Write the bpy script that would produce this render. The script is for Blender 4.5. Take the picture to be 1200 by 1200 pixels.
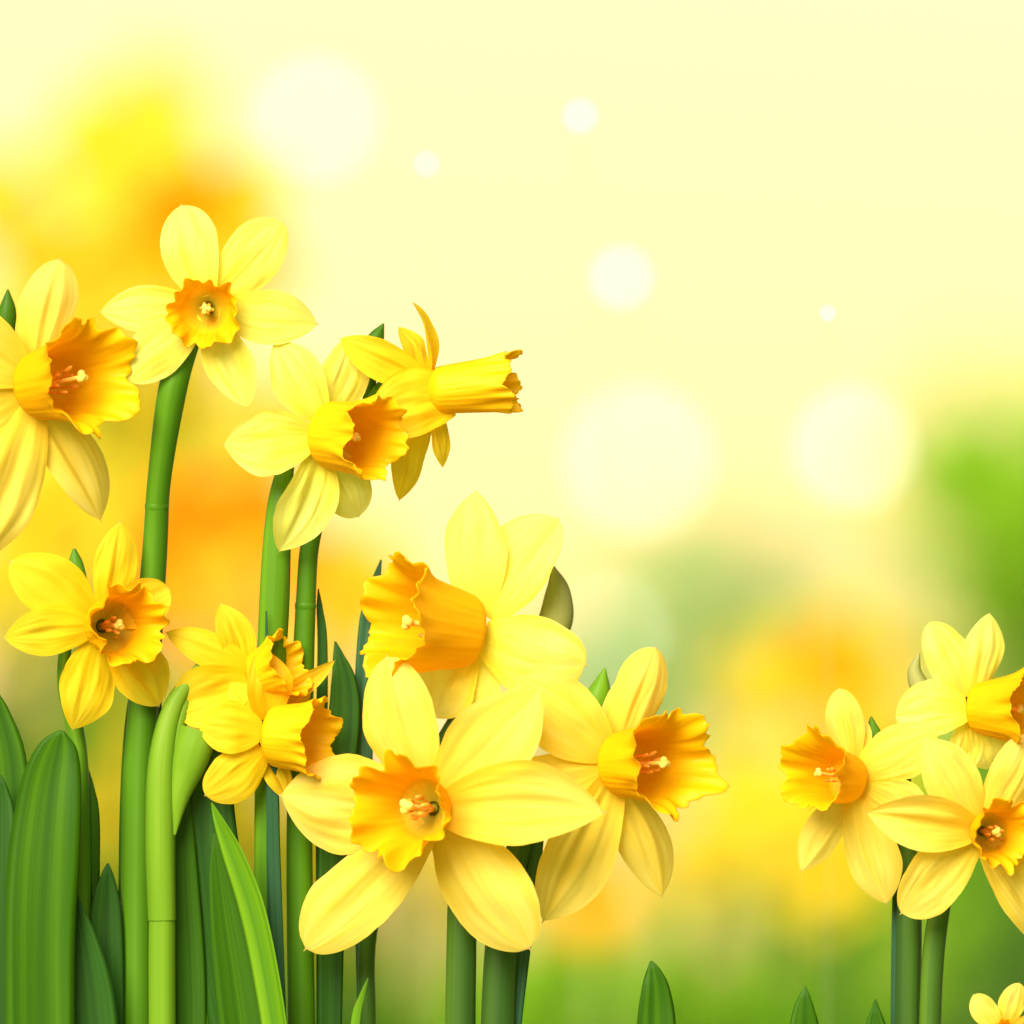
import bpy, bmesh, math, random
from mathutils import Vector, Matrix, noise

R = math.radians
scene = bpy.context.scene
for o in list(bpy.data.objects):
    bpy.data.objects.remove(o)

# ------------------------------------------------------------------ camera
S = 0.0002            # metres per photograph pixel (1200 px) at the flowers
DIST = 3.0
TH = math.atan2(0.1, DIST)
CAM = Vector((0, -DIST * math.cos(TH), 0.3 - DIST * math.sin(TH)))
FWD = Vector((0, math.cos(TH), math.sin(TH)))
UP = Vector((0, -math.sin(TH), math.cos(TH)))
RIGHT = Vector((1, 0, 0))
FOCUS = Vector((0, 0, 0.3))
cd = bpy.data.cameras.new('camera')
cam = bpy.data.objects.new('camera', cd)
scene.collection.objects.link(cam)
cam.location = CAM
cam.rotation_euler = (math.pi / 2 + TH, 0, 0)
cd.sensor_width = 36
cd.lens = 36 * DIST / (1200 * S)
cd.clip_start = 0.05
cd.clip_end = 5000
cd.dof.use_dof = True
cd.dof.focus_distance = DIST - 0.003
APERTURE = 0.05
cd.dof.aperture_fstop = cd.lens / 1000 / APERTURE
scene.camera = cam

# ------------------------------------------------------------------ sky, sun
SUN_EL, SUN_AZ = R(33), R(204)        # azimuth clockwise from north (+Y): sun behind the camera, to its left
w = bpy.data.worlds.new('World')
scene.world = w
w.use_nodes = True
nt = w.node_tree
nt.nodes.clear()
sky = nt.nodes.new('ShaderNodeTexSky')
sky.sky_type = 'NISHITA'
sky.sun_disc = False
sky.sun_elevation = SUN_EL
sky.sun_rotation = SUN_AZ
sky.air_density = 1.15
sky.dust_density = 0.5
sky.ozone_density = 0.3
mul = nt.nodes.new('ShaderNodeMix')
mul.data_type = 'RGBA'
mul.blend_type = 'MULTIPLY'
mul.inputs[0].default_value = 1.0
mul.inputs[7].default_value = (1.0, 0.672, 0.415, 1)
bg = nt.nodes.new('ShaderNodeBackground')
bg.inputs[1].default_value = 0.098
out = nt.nodes.new('ShaderNodeOutputWorld')
nt.links.new(sky.outputs[0], mul.inputs[6])
nt.links.new(mul.outputs[2], bg.inputs[0])
nt.links.new(bg.outputs[0], out.inputs[0])

sd = bpy.data.lights.new('sun', 'SUN')
sd.energy = 4.2
sd.angle = R(42)
sd.color = (1.0, 0.95, 0.82)
sun = bpy.data.objects.new('sun', sd)
scene.collection.objects.link(sun)
sdir = Vector((math.sin(SUN_AZ) * math.cos(SUN_EL), math.cos(SUN_AZ) * math.cos(SUN_EL), math.sin(SUN_EL)))
sun.rotation_euler = sdir.to_track_quat('Z', 'Y').to_euler()
sun.location = (0, 0, 5)

scene.view_settings.view_transform = 'Standard'
scene.view_settings.look = 'None'
scene.view_settings.exposure = 0.95
scene.view_settings.gamma = 1.0


# ------------------------------------------------------------------ helpers
def P(x, y, z=0.0):
    """point near the flower plane: photograph pixels, z pixels nearer the camera"""
    return FOCUS + RIGHT * ((x - 600) * S) + UP * ((600 - y) * S) - FWD * (z * S)


def at(x, y, D):
    """point seen at a pixel, D metres along the view axis"""
    k = D / DIST
    return CAM + FWD * D + RIGHT * ((x - 600) * S * k) + UP * ((600 - y) * S * k)


def dirv(v):
    return (RIGHT * v[0] - UP * v[1] - FWD * v[2])


def tag(o, label=None, cat=None, group=None, kind=None):
    if label: o['label'] = label
    if cat: o['category'] = cat
    if group: o['group'] = group
    if kind: o['kind'] = kind
    return o


def thing(name, label, cat, loc, group=None):
    o = bpy.data.objects.new(name, None)
    o.empty_display_size = 0.01
    scene.collection.objects.link(o)
    o.location = loc
    return tag(o, label, cat, group)


class MB:
    def __init__(self):
        self.v, self.f, self.uv, self.mi = [], [], [], []

    def grid(self, rows, uvs, mi=0, closed=False, flip=False):
        n0 = len(self.v)
        nr, nc = len(rows), len(rows[0])
        for r in rows:
            self.v += r
        for i in range(nr - 1):
            for j in range(nc - (0 if closed else 1)):
                j2 = (j + 1) % nc
                idx = [n0 + i * nc + j, n0 + i * nc + j2, n0 + (i + 1) * nc + j2, n0 + (i + 1) * nc + j]
                uu = [uvs(i, j), uvs(i, j + 1), uvs(i + 1, j + 1), uvs(i + 1, j)]
                if flip:
                    idx.reverse(); uu.reverse()
                self.f.append(idx); self.uv.append(uu); self.mi.append(mi)
        return n0

    def fan(self, centre, ring0, n, uv=(0.5, 0), mi=0):
        c = len(self.v)
        self.v.append(centre)
        for j in range(n):
            self.f.append([c, ring0 + (j + 1) % n, ring0 + j])
            self.uv.append([uv, uv, uv]); self.mi.append(mi)

    def build(self, name, mats, parent=None, smooth=True, origin=None):
        me = bpy.data.meshes.new(name)
        org = origin if origin is not None else Vector((0, 0, 0))
        me.from_pydata([tuple(Vector(p) - org) for p in self.v], [], self.f)
        uvl = me.uv_layers.new(name='UVMap')
        k = 0
        for uu in self.uv:
            for u in uu:
                uvl.data[k].uv = u
                k += 1
        if not isinstance(mats, (list, tuple)):
            mats = [mats]
        for m in mats:
            me.materials.append(m)
        me.polygons.foreach_set('material_index', self.mi)
        me.polygons.foreach_set('use_smooth', [smooth] * len(me.polygons))
        me.update()
        o = bpy.data.objects.new(name, me)
        scene.collection.objects.link(o)
        if parent is not None:
            o.parent = parent
        return o


def spline(pts, n):
    """Catmull-Rom through 4-vectors (x, y, z, r)"""
    pts = [tuple(p) for p in pts]
    Q = [tuple(2 * a - b for a, b in zip(pts[0], pts[1]))] + pts + [tuple(2 * a - b for a, b in zip(pts[-1], pts[-2]))]
    segs = len(pts) - 1
    outp = []
    for i in range(n + 1):
        u = i / n * segs
        k = min(int(u), segs - 1)
        t = u - k
        p0, p1, p2, p3 = Q[k:k + 4]
        outp.append(tuple(0.5 * (2 * b + (c - a) * t + (2 * a - 5 * b + 4 * c - d) * t * t + (3 * b - a - 3 * c + d) * t ** 3)
                          for a, b, c, d in zip(p0, p1, p2, p3)))
    return outp


def sstep(a, b, x):
    t = max(0.0, min(1.0, (x - a) / (b - a)))
    return t * t * (3 - 2 * t)


def tube(mb, pts, n=40, nc=14, flat=1.0, ribs=0.0, mi=0):
    """round stem through world points with radius: list of (Vector, r)"""
    sp = spline([(p.x, p.y, p.z, r) for p, r in pts], n)
    cen = [Vector(q[:3]) for q in sp]
    rows = []
    side = None
    for i, q in enumerate(sp):
        t = (cen[min(i + 1, n)] - cen[max(i - 1, 0)]).normalized()
        if side is None:
            side = RIGHT - t * RIGHT.dot(t)
            if side.length < 0.1:
                side = UP - t * UP.dot(t)
        side = (side - t * side.dot(t)).normalized()
        b = t.cross(side)
        row = []
        for j in range(nc):
            a = 2 * math.pi * j / nc
            r = max(q[3], 1e-5) * (1 + ribs * math.cos(a * 5))
            row.append(cen[i] + side * (math.cos(a) * r) + b * (math.sin(a) * r * flat))
        rows.append(row)
    r0 = mb.grid(rows, lambda i, j: (j / nc, i / n), mi, closed=True)
    mb.fan(cen[-1], r0 + n * nc, nc, (0.5, 1), mi)
    return cen


# ------------------------------------------------------------------ materials
def new_mat(name):
    m = bpy.data.materials.new(name)
    m.use_nodes = True
    t = m.node_tree
    t.nodes.clear()
    o = t.nodes.new('ShaderNodeOutputMaterial')
    return m, t, o


def ramp(t, stops, fac=None, interp='LINEAR'):
    r = t.nodes.new('ShaderNodeValToRGB')
    e = r.color_ramp
    e.interpolation = interp
    while len(e.elements) < len(stops):
        e.elements.new(0.5)
    for el, (p, c) in zip(e.elements, stops):
        el.position = p
        el.color = (c[0], c[1], c[2], 1)
    if fac is not None:
        t.links.new(fac, r.inputs[0])
    return r


def mixc(t, a, b, fac, mode='MIX'):
    m = t.nodes.new('ShaderNodeMix')
    m.data_type = 'RGBA'
    m.blend_type = mode
    for s, v in ((6, a), (7, b), (0, fac)):
        if hasattr(v, 'is_linked') or isinstance(v, bpy.types.NodeSocket):
            t.links.new(v, m.inputs[s])
        elif s == 0:
            m.inputs[0].default_value = v
        else:
            m.inputs[s].default_value = (v[0], v[1], v[2], 1)
    return m.outputs[2]


def uvnoise(t, su, sv, detail=3, rough=0.5, scale=1.0):
    tc = t.nodes.new('ShaderNodeTexCoord')
    oi = t.nodes.new('ShaderNodeObjectInfo')
    mp = t.nodes.new('ShaderNodeMapping')
    mp.inputs['Scale'].default_value = (su, sv, 1)
    t.links.new(tc.outputs['UV'], mp.inputs[0])
    mm = t.nodes.new('ShaderNodeMath'); mm.operation = 'MULTIPLY'; mm.inputs[1].default_value = 37
    t.links.new(oi.outputs['Random'], mm.inputs[0])
    n = t.nodes.new('ShaderNodeTexNoise')
    n.noise_dimensions = '4D'
    t.links.new(mp.outputs[0], n.inputs['Vector'])
    t.links.new(mm.outputs[0], n.inputs['W'])
    n.inputs['Scale'].default_value = scale
    n.inputs['Detail'].default_value = detail
    n.inputs['Roughness'].default_value = rough
    return n.outputs['Fac']


def uvy(t):
    tc = t.nodes.new('ShaderNodeTexCoord')
    s = t.nodes.new('ShaderNodeSeparateXYZ')
    t.links.new(tc.outputs['UV'], s.inputs[0])
    return s.outputs[1]


def leafy_shader(m, t, o, col, rough, trans, tcol=None, bump=None, bdist=0.0002, spec=0.35):
    p = t.nodes.new('ShaderNodeBsdfPrincipled')
    p.inputs['Roughness'].default_value = rough
    p.inputs['Specular IOR Level'].default_value = spec
    t.links.new(col, p.inputs['Base Color'])
    tr = t.nodes.new('ShaderNodeBsdfTranslucent')
    t.links.new(tcol if tcol is not None else col, tr.inputs[0])
    mx = t.nodes.new('ShaderNodeMixShader')
    mx.inputs[0].default_value = trans
    t.links.new(p.outputs[0], mx.inputs[1])
    t.links.new(tr.outputs[0], mx.inputs[2])
    t.links.new(mx.outputs[0], o.inputs[0])
    if bump is not None:
        b = t.nodes.new('ShaderNodeBump')
        b.inputs['Strength'].default_value = 0.4
        b.inputs['Distance'].default_value = bdist
        t.links.new(bump, b.inputs['Height'])
        t.links.new(b.outputs[0], p.inputs['Normal'])
        t.links.new(b.outputs[0], tr.inputs['Normal'])
    return m


def petal_mat(name, basec, midc, tipc, veinc, mucro=(0.62, 0.45, 0.2)):
    m, t, o = new_mat(name)
    y = uvy(t)
    broad = uvnoise(t, 5, 1.2, 3)
    fine = uvnoise(t, 70, 1.6, 4, 0.65)
    c1 = ramp(t, [(0.0, basec), (0.3, midc), (0.72, tipc), (0.955, tipc), (0.985, mucro)], y).outputs[0]
    k = ramp(t, [(0.44, (0, 0, 0)), (0.66, (1, 1, 1))], broad).outputs[0]
    c2 = mixc(t, c1, veinc, k)
    # keep the streaks at part strength
    c2 = mixc(t, c1, c2, 0.65)
    k2 = ramp(t, [(0.46, (0, 0, 0)), (0.7, (1, 1, 1))], fine).outputs[0]
    c3 = mixc(t, c2, veinc, k2)
    c3 = mixc(t, c2, c3, 0.5)
    return leafy_shader(m, t, o, c3, 0.6, 0.5, bump=fine, bdist=0.00022, spec=0.15)


PET_LEMON = petal_mat('pale_lemon_petal', (0.97, 0.80, 0.05), (0.98, 0.88, 0.14), (0.98, 0.91, 0.22), (0.97, 0.80, 0.03))
PET_CREAM = petal_mat('soft_yellow_petal', (0.96, 0.64, 0.02), (0.97, 0.71, 0.09), (0.97, 0.75, 0.15), (0.96, 0.63, 0.03))
PET_GOLD = petal_mat('golden_petal', (0.96, 0.62, 0.004), (0.97, 0.66, 0.010), (0.97, 0.70, 0.03), (0.95, 0.56, 0.003))


def trumpet_mat(name, stops, streak, trans=0.5):
    m, t, o = new_mat(name)
    y = uvy(t)
    fine = uvnoise(t, 34, 1.3, 3, 0.6)
    c1 = ramp(t, stops, y).outputs[0]
    k = ramp(t, [(0.42, (0, 0, 0)), (0.68, (1, 1, 1))], fine).outputs[0]
    c2 = mixc(t, c1, mixc(t, c1, streak, k), 0.5)
    return leafy_shader(m, t, o, c2, 0.5, trans, bump=fine, bdist=0.0004, spec=0.22)


OR, OD, YO = (0.96, 0.59, 0.002), (0.95, 0.53, 0.002), (0.96, 0.66, 0.003)
GRN = (0.62, 0.52, 0.02)
TR_OUT = trumpet_mat('orange_trumpet_outside', [(0.0, YO), (0.3, (0.95, 0.60, 0.003)), (1.0, OR)], OD)
TR_IN = trumpet_mat('orange_trumpet_inside', [(0.0, (0.97, 0.60, 0.003)), (0.5, (0.97, 0.62, 0.003)), (1.0, (0.97, 0.64, 0.002))], OD)
TR_ING = trumpet_mat('orange_trumpet_green_throat', [(0.0, (0.40, 0.42, 0.03)), (0.16, GRN), (0.36, (0.97, 0.60, 0.004)), (1.0, (0.97, 0.61, 0.002))], OD)
TY_OUT = trumpet_mat('golden_trumpet_outside', [(0.0, (0.97, 0.70, 0.006)), (1.0, (0.96, 0.62, 0.005))], (0.95, 0.56, 0.003))
TY_IN = trumpet_mat('golden_trumpet_inside', [(0.0, (0.97, 0.58, 0.003)), (0.5, (0.97, 0.62, 0.003)), (1.0, (0.97, 0.68, 0.004))], OR)


def stalk_mat(name, a, b, c, trans=0.12, rough=0.42, su=5, fs=34):
    m, t, o = new_mat(name)
    y = uvy(t)
    broad = uvnoise(t, su, 0.9, 3)
    fine = uvnoise(t, fs, 0.8, 2, 0.6)
    c1 = ramp(t, [(0.3, a), (0.55, b), (0.75, c)], broad).outputs[0]
    k = ramp(t, [(0.4, (0, 0, 0)), (0.65, (1, 1, 1))], fine).outputs[0]
    c2 = mixc(t, c1, mixc(t, c1, a, k), 0.2)
    return leafy_shader(m, t, o, c2, rough, trans, bump=fine, bdist=0.00015, spec=0.14)


LEAF = stalk_mat('leaf_green', (0.022, 0.085, 0.002), (0.045, 0.14, 0.003), (0.08, 0.21, 0.004), 0.25)
LEAF_DARK = stalk_mat('leaf_dark_green', (0.014, 0.058, 0.006), (0.026, 0.095, 0.008), (0.05, 0.14, 0.010), 0.15)
LEAF_LIGHT = stalk_mat('leaf_bright_green', (0.08, 0.22, 0.008), (0.15, 0.33, 0.010), (0.22, 0.42, 0.015), 0.3)
LEAF_BLUE = stalk_mat('leaf_blue_green', (0.015, 0.06, 0.03), (0.03, 0.10, 0.04), (0.05, 0.15, 0.05), 0.15)
SHRUB = stalk_mat('spring_foliage', (0.30, 0.56, 0.02), (0.40, 0.68, 0.035), (0.50, 0.76, 0.06), 0.48)
SHRUB_PALE = stalk_mat('pale_spring_foliage', (0.20, 0.50, 0.12), (0.28, 0.62, 0.18), (0.38, 0.72, 0.26), 0.45)
FAR_GOLD = petal_mat('bright_golden_petal', (0.96, 0.70, 0.008), (0.96, 0.74, 0.02), (0.96, 0.78, 0.05), (0.95, 0.68, 0.01))
FAR_OR = trumpet_mat('amber_trumpet', [(0.0, (0.95, 0.47, 0.001)), (1.0, (0.95, 0.52, 0.001))], (0.94, 0.42, 0.001))
FAR_DEEP = trumpet_mat('deep_orange_trumpet', [(0.0, (0.93, 0.33, 0.001)), (1.0, (0.94, 0.37, 0.001))], (0.92, 0.28, 0.001))
STEM = stalk_mat('stem_green', (0.035, 0.12, 0.004), (0.075, 0.20, 0.006), (0.14, 0.30, 0.012), 0.12, su=3)
STEM_DARK = stalk_mat('stem_dark_green', (0.02, 0.06, 0.012), (0.045, 0.11, 0.012), (0.09, 0.18, 0.012), 0.1, su=3)
STEM_PALE = stalk_mat('stalk_yellow_green', (0.13, 0.28, 0.012), (0.20, 0.37, 0.02), (0.32, 0.47, 0.05), 0.3, su=3)
SPATHE = stalk_mat('papery_sheath', (0.34, 0.38, 0.09), (0.46, 0.46, 0.16), (0.58, 0.54, 0.26), 0.5, rough=0.6, su=5)


def plain_mat(name, c, rough=0.5, spec=0.3):
    m, t, o = new_mat(name)
    p = t.nodes.new('ShaderNodeBsdfPrincipled')
    tc = t.nodes.new('ShaderNodeTexCoord')
    n = t.nodes.new('ShaderNodeTexNoise')
    n.inputs['Scale'].default_value = 900
    t.links.new(tc.outputs['Object'], n.inputs['Vector'])
    r = ramp(t, [(0.3, tuple(v * 0.75 for v in c)), (0.7, c)], n.outputs['Fac'])
    t.links.new(r.outputs[0], p.inputs['Base Color'])
    p.inputs['Roughness'].default_value = rough
    p.inputs['Specular IOR Level'].default_value = spec
    t.links.new(p.outputs[0], o.inputs[0])
    return m


STIGMA = plain_mat('stigma_pale', (0.95, 0.62, 0.10), 0.6)
ANTHER = plain_mat('anther_orange', (0.92, 0.42, 0.04), 0.7)
WIRE = plain_mat('grey_wire', (0.7, 0.68, 0.4), 0.4)

# ------------------------------------------------------------------ setting
def ground_mat():
    m, t, o = new_mat('meadow_grass')
    tc = t.nodes.new('ShaderNodeTexCoord')
    n = t.nodes.new('ShaderNodeTexNoise'); n.inputs['Scale'].default_value = 0.35; n.inputs['Detail'].default_value = 6
    n2 = t.nodes.new('ShaderNodeTexNoise'); n2.inputs['Scale'].default_value = 40; n2.inputs['Detail'].default_value = 4
    t.links.new(tc.outputs['Object'], n.inputs['Vector']); t.links.new(tc.outputs['Object'], n2.inputs['Vector'])
    c = ramp(t, [(0.3, (0.10, 0.24, 0.012)), (0.6, (0.16, 0.34, 0.016)), (0.8, (0.22, 0.38, 0.03))], n.outputs['Fac']).outputs[0]
    k = ramp(t, [(0.35, (0.55, 0.55, 0.55)), (0.7, (1, 1, 1))], n2.outputs['Fac']).outputs[0]
    c = mixc(t, c, k, 1.0, 'MULTIPLY')
    p = t.nodes.new('ShaderNodeBsdfPrincipled')
    p.inputs['Roughness'].default_value = 0.9
    p.inputs['Specular IOR Level'].default_value = 0.1
    t.links.new(c, p.inputs['Base Color'])
    t.links.new(p.outputs[0], o.inputs[0])
    return m


random.seed(4)
mb = MB()
nx, ny = 60, 90
ys = [-8 + 3000 * (j / ny) ** 3 for j in range(ny + 1)]
rows = []
for yy in ys:
    wdt = 12 + max(0, yy) * 0.9
    rows.append([Vector((wdt * (2 * i / nx - 1), yy,
                         (0.012 * noise.noise(Vector((wdt * (2 * i / nx - 1) * 0.6, yy * 0.6, 3)))) if abs(yy) > 1.0 else 0))
                 for i in range(nx + 1)])
mb.grid(rows, lambda i, j: (i / ny, j / nx), flip=False)
tag(mb.build('ground', ground_mat()), kind='structure')


# ------------------------------------------------------------------ flowers
class Frame:
    """flower frame: centre in the world, metres per pixel, mirrored, turned in its own plane"""
    def __init__(self, centre, scale, mir=False, rot=0.0):
        self.c, self.s, self.mir, self.rot = centre, scale, mir, R(rot)

    def vec(self, x, y, z):          # photo style vector (y down) -> y up vector
        x = -x if self.mir else x
        y = -y
        c, s = math.cos(self.rot), math.sin(self.rot)
        return Vector((c * x - s * y, s * x + c * y, z))

    def W(self, q):
        return self.c + (RIGHT * q.x + UP * q.y - FWD * q.z) * self.s


def make_petal(fr, base, tip, N, w, opt, seed, mats, parent, org):
    rnd = random.Random(seed)
    d = tip - base
    L = d.length
    T = d / L
    N = (N - T * N.dot(T)).normalized()
    tw = R(opt.get('tw', rnd.uniform(-8, 8)))
    Wd = N.cross(T).normalized()
    N, Wd = (N * math.cos(tw) + Wd * math.sin(tw)), (Wd * math.cos(tw) - N * math.sin(tw))
    bulge = opt.get('bulge', 0.07) * L
    curl = opt.get('curl', rnd.uniform(-0.08, 0.02)) * L
    w = w * 0.96
    cr = [(rnd.uniform(-.6, .6), rnd.uniform(-1, 1), rnd.uniform(.25, .8)) for _ in range(5)]
    cup = opt.get('cup', rnd.uniform(-0.10, 0.16))
    pk = opt.get('pk', 0.52)
    m = opt.get('m', 0.78)
    bend = opt.get('bend', rnd.uniform(-0.03, 0.03)) * L
    fold = opt.get('fold', 0.04) * 0.62
    f1, f2, f3 = rnd.uniform(.22, .5), rnd.uniform(-.5, -.2), rnd.uniform(-.12, .12)
    g1, g2, g3 = rnd.uniform(.2, 1.2), rnd.uniform(.2, 1.2), rnd.uniform(.1, .9)
    wave = opt.get('wave', 0.035)
    twist = R(opt.get('twist', rnd.uniform(-10, 10)))
    b0 = opt.get('b0', 0.40)
    asym = opt.get('asym', rnd.uniform(-.07, .07))
    qq = opt.get('q', 1.85)
    ph = [rnd.uniform(0, 6.28) for _ in range(6)]
    asy = rnd.uniform(-0.06, 0.06)
    nu, nv = 44, 36
    rows = []
    nsd = rnd.uniform(0, 100)
    for i in range(nu + 1):
        t = i / nu
        def prof(pk_):
            tm = min(1.0, t / 0.975)
            if tm < pk_:
                p_ = b0 + (1 - b0) * math.sin(math.pi / 2 * tm / pk_) ** 0.9
            else:
                x = (tm - pk_) / (1 - pk_)
                p_ = max(0.0, 1 - x ** qq) ** m
            if t > 0.9:
                p_ = max(p_, 0.11 * (1 - t) / 0.1)
            return max(p_, 0.008)
        pL, pR = prof(pk + asym), prof(pk - asym)
        p = (pL + pR) / 2
        mid = base + d * t + N * (bulge * 4 * t * (1 - t)) + N * (curl * sstep(0.6, 1, t) * (t - 0.6) / 0.4) \
            + Wd * (bend * math.sin(math.pi * t))
        a = twist * (t - 0.4)
        Wt = Wd * math.cos(a) + N * math.sin(a)
        Nt = N * math.cos(a) - Wd * math.sin(a)
        row = []
        for j in range(nv + 1):
            v = 2 * j / nv - 1
            hw = w * 0.5 * (pR if v > 0 else pL) * (1 + asy * (1 if v > 0 else -1))
            edge = 1 + 0.035 * noise.noise(Vector((t * 5, math.copysign(1, v) * 4, nsd))) + 0.015 * noise.noise(Vector((t * 16, math.copysign(1, v) * 4, nsd)))
            off = cup * w * v * v * p
            env = math.sin(math.pi * min(1, t * 1.02)) * p
            off += fold * w * env * (g1 * math.exp(-((v - f1 + .1 * t) / 0.16) ** 2) + g2 * math.exp(-((v - f2 - .1 * t) / 0.14) ** 2) - g3 * math.exp(-((v - f3) / 0.15) ** 2))
            for cv, ca, ct in cr:
                off += 0.016 * w * ca * math.exp(-((v - cv * (1 - .4 * t)) / 0.055) ** 2) * math.exp(-((t - ct) / 0.3) ** 2) * min(1, p * 1.5)
            off += wave * w * env * abs(v) ** 1.5 * math.sin(t * 9 + ph[0] + (2 if v > 0 else 0))
            off += 0.065 * w * env * noise.noise(Vector((t * 2.6, v * 1.6, nsd + 7))) + 0.02 * w * env * noise.noise(Vector((t * 4, v * 7, nsd + 17)))
            q = mid + Wt * (hw * v * edge) + Nt * off
            row.append(fr.W(q))
        rows.append(row)
    mb = MB()
    mb.grid(rows, lambda i, j: (j / nv, i / nu))
    # tiny pointed mucro closes the tip
    return mb.build('petal', mats, parent, origin=org)


def make_trumpet(fr, c, axis, tr, seed, mats, parent, org):
    rnd = random.Random(seed)
    a = axis
    u = Vector((0, 1, 0))
    u = (u - a * a.dot(u)).normalized()
    v = a.cross(u)
    ln, r0, r1 = tr['len'], tr['r0'], tr['r1']
    pw, fl = tr.get('pow', 1.2), tr.get('flare', 0.15)
    nl = tr.get('lobes', 6)
    amp, axa = tr.get('amp', 0.10), tr.get('axa', 0.10)
    ph = [rnd.uniform(0, 6.28) for _ in range(8)]
    side = tr.get('bend', (0, 0))
    na, nr = 132, 30
    teeth = [rnd.uniform(-1, 1) for _ in range(na)]
    nsd = rnd.uniform(0, 50)

    def shell(inset):
        rows = []
        for i in range(nr + 1):
            t = i / nr
            g = sstep(0.35, 1.0, t)
            row = []
            for j in range(na):
                th = 2 * math.pi * j / na
                cs = Vector((math.cos(th) * 1.3, math.sin(th) * 1.3, nsd))
                lob = 0.62 * math.sin(nl * th + ph[0] + 0.5 * math.sin(th + ph[4])) + 0.38 * math.sin((2 * nl + 1) * th + ph[1]) * (1 + 0.8 * math.sin(2 * th + ph[7]))
                big = noise.noise(cs)
                small = noise.noise(cs * 5.0)
                r = r0 + (r1 - r0) * t ** pw + fl * r1 * t ** 7
                cone = sstep(-.25, 1.0, (ln + 18) * t / 20) if t < 1 else 1
                r = 5 + (r - 5) * cone
                r *= 1 + g * amp * lob + g * 0.16 * big + 0.02 * noise.noise(cs * 8.0 + Vector((0, 0, t))) * sstep(0, .3, t) + 0.012 * noise.noise(cs * 18.0 + Vector((0, 0, t))) * sstep(0, .3, t) + 0.12 * g * g * small * amp * 6
                ax = -18 + (ln + 18) * t * (1 + g * (axa * math.sin(nl * th + ph[3]) + 0.10 * big)) + ln * axa * 0.9 * g ** 3 * small
                if t > 0.9:
                    ax += ln * 0.022 * teeth[j] * (t - 0.9) / 0.1
                # rim rolls outwards a little
                r += r1 * 0.05 * math.sin(3 * nl * th + ph[5]) * g ** 4
                r -= inset
                q = c + a * (ax + (inset * 1.2 if i == 0 else 0)) + (u * math.cos(th) + v * math.sin(th)) * r \
                    + (u * side[1] + v * side[0]) * (t * t)
                row.append(fr.W(q))
            rows.append(row)
        return rows
    mb = MB()
    rw = shell(0)
    n0 = mb.grid(rw, lambda i, j: (j / na, i / nr), 0, closed=True)
    mb.fan(fr.W(c - a * 18), n0, na, (0.5, 0.0), 0)
    ri = shell(0.9)
    n1 = mb.grid(ri, lambda i, j: (j / na, i / nr), 1, closed=True, flip=True)
    mb.fan(fr.W(c - a * 16), n1, na, (0.5, 0.0), 1)
    for j in range(na):
        j2 = (j + 1) % na
        mb.f.append([n0 + nr * na + j, n0 + nr * na + j2, n1 + nr * na + j2, n1 + nr * na + j])
        mb.uv.append([(j / na, 1)] * 4); mb.mi.append(0)
    tp = mb.build('trumpet', mats, parent, origin=org)
    # stigma and stamens
    if tr.get('sex', True):
        sl = tr.get('style', 0.8) * ln
        off = tr.get('soff', (0, 0))
        top = c + a * sl + u * off[1] + v * off[0]
        sm = MB()
        k = tr.get('sk', 1.0)
        tube(sm, [(fr.W(c - a * 12), 3.2 * fr.s * k), (fr.W(c + a * sl * .6 + (u * off[1] + v * off[0]) * .4), 2.6 * fr.s * k), (fr.W(top), 3.0 * fr.s * k)], 10, 8)
        for q in range(3):
            th = 2.1 * q + ph[6]
            cc = top + (u * math.cos(th) + v * math.sin(th)) * 3.4 * k
            blob(sm, fr, cc, (u * math.cos(th) + v * math.sin(th) + a * .6), 4.6 * k, 4.6 * k)
        blob(sm, fr, top + a * 1.5, a, 4.0 * k, 4.0 * k)
        sm.build('stigma', STIGMA, tp, origin=org)
        for q in range(6):
            th = 1.047 * q + ph[7]
            rad = u * math.cos(th) + v * math.sin(th)
            st = MB()
            hl = sl * rnd.uniform(0.52, 0.74)
            rr = max(6.5, r0 * 0.34) * rnd.uniform(.8, 1.15) * k
            tube(st, [(fr.W(c - a * 12 + rad * 3), 1.1 * fr.s), (fr.W(c + a * hl * .5 + rad * rr * .8), 1.1 * fr.s), (fr.W(c + a * hl + rad * rr), 1.0 * fr.s)], 8, 6)
            blob(st, fr, c + a * hl + rad * rr, (a + rad * rnd.uniform(-.2, .5)).normalized(), 7.2 * k, 2.6 * k)
            st.build('stamen', ANTHER, tp, origin=org)
    return tp


def blob(mb, fr, c, d, ra, rb):
    d = d.normalized()
    x = Vector((0.3, 0.5, 0.81)); x = (x - d * x.dot(d)).normalized(); y = d.cross(x)
    rows = []
    for i in range(7):
        p = -math.pi / 2 + math.pi * i / 6
        rows.append([fr.W(c + d * (math.sin(p) * ra) + (x * math.cos(2 * math.pi * j / 8) + y * math.sin(2 * math.pi * j / 8)) * (math.cos(p) * rb + .02)) for j in range(8)])
    mb.grid(rows, lambda i, j: (0.5, 0.5), 0, closed=True)


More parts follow.
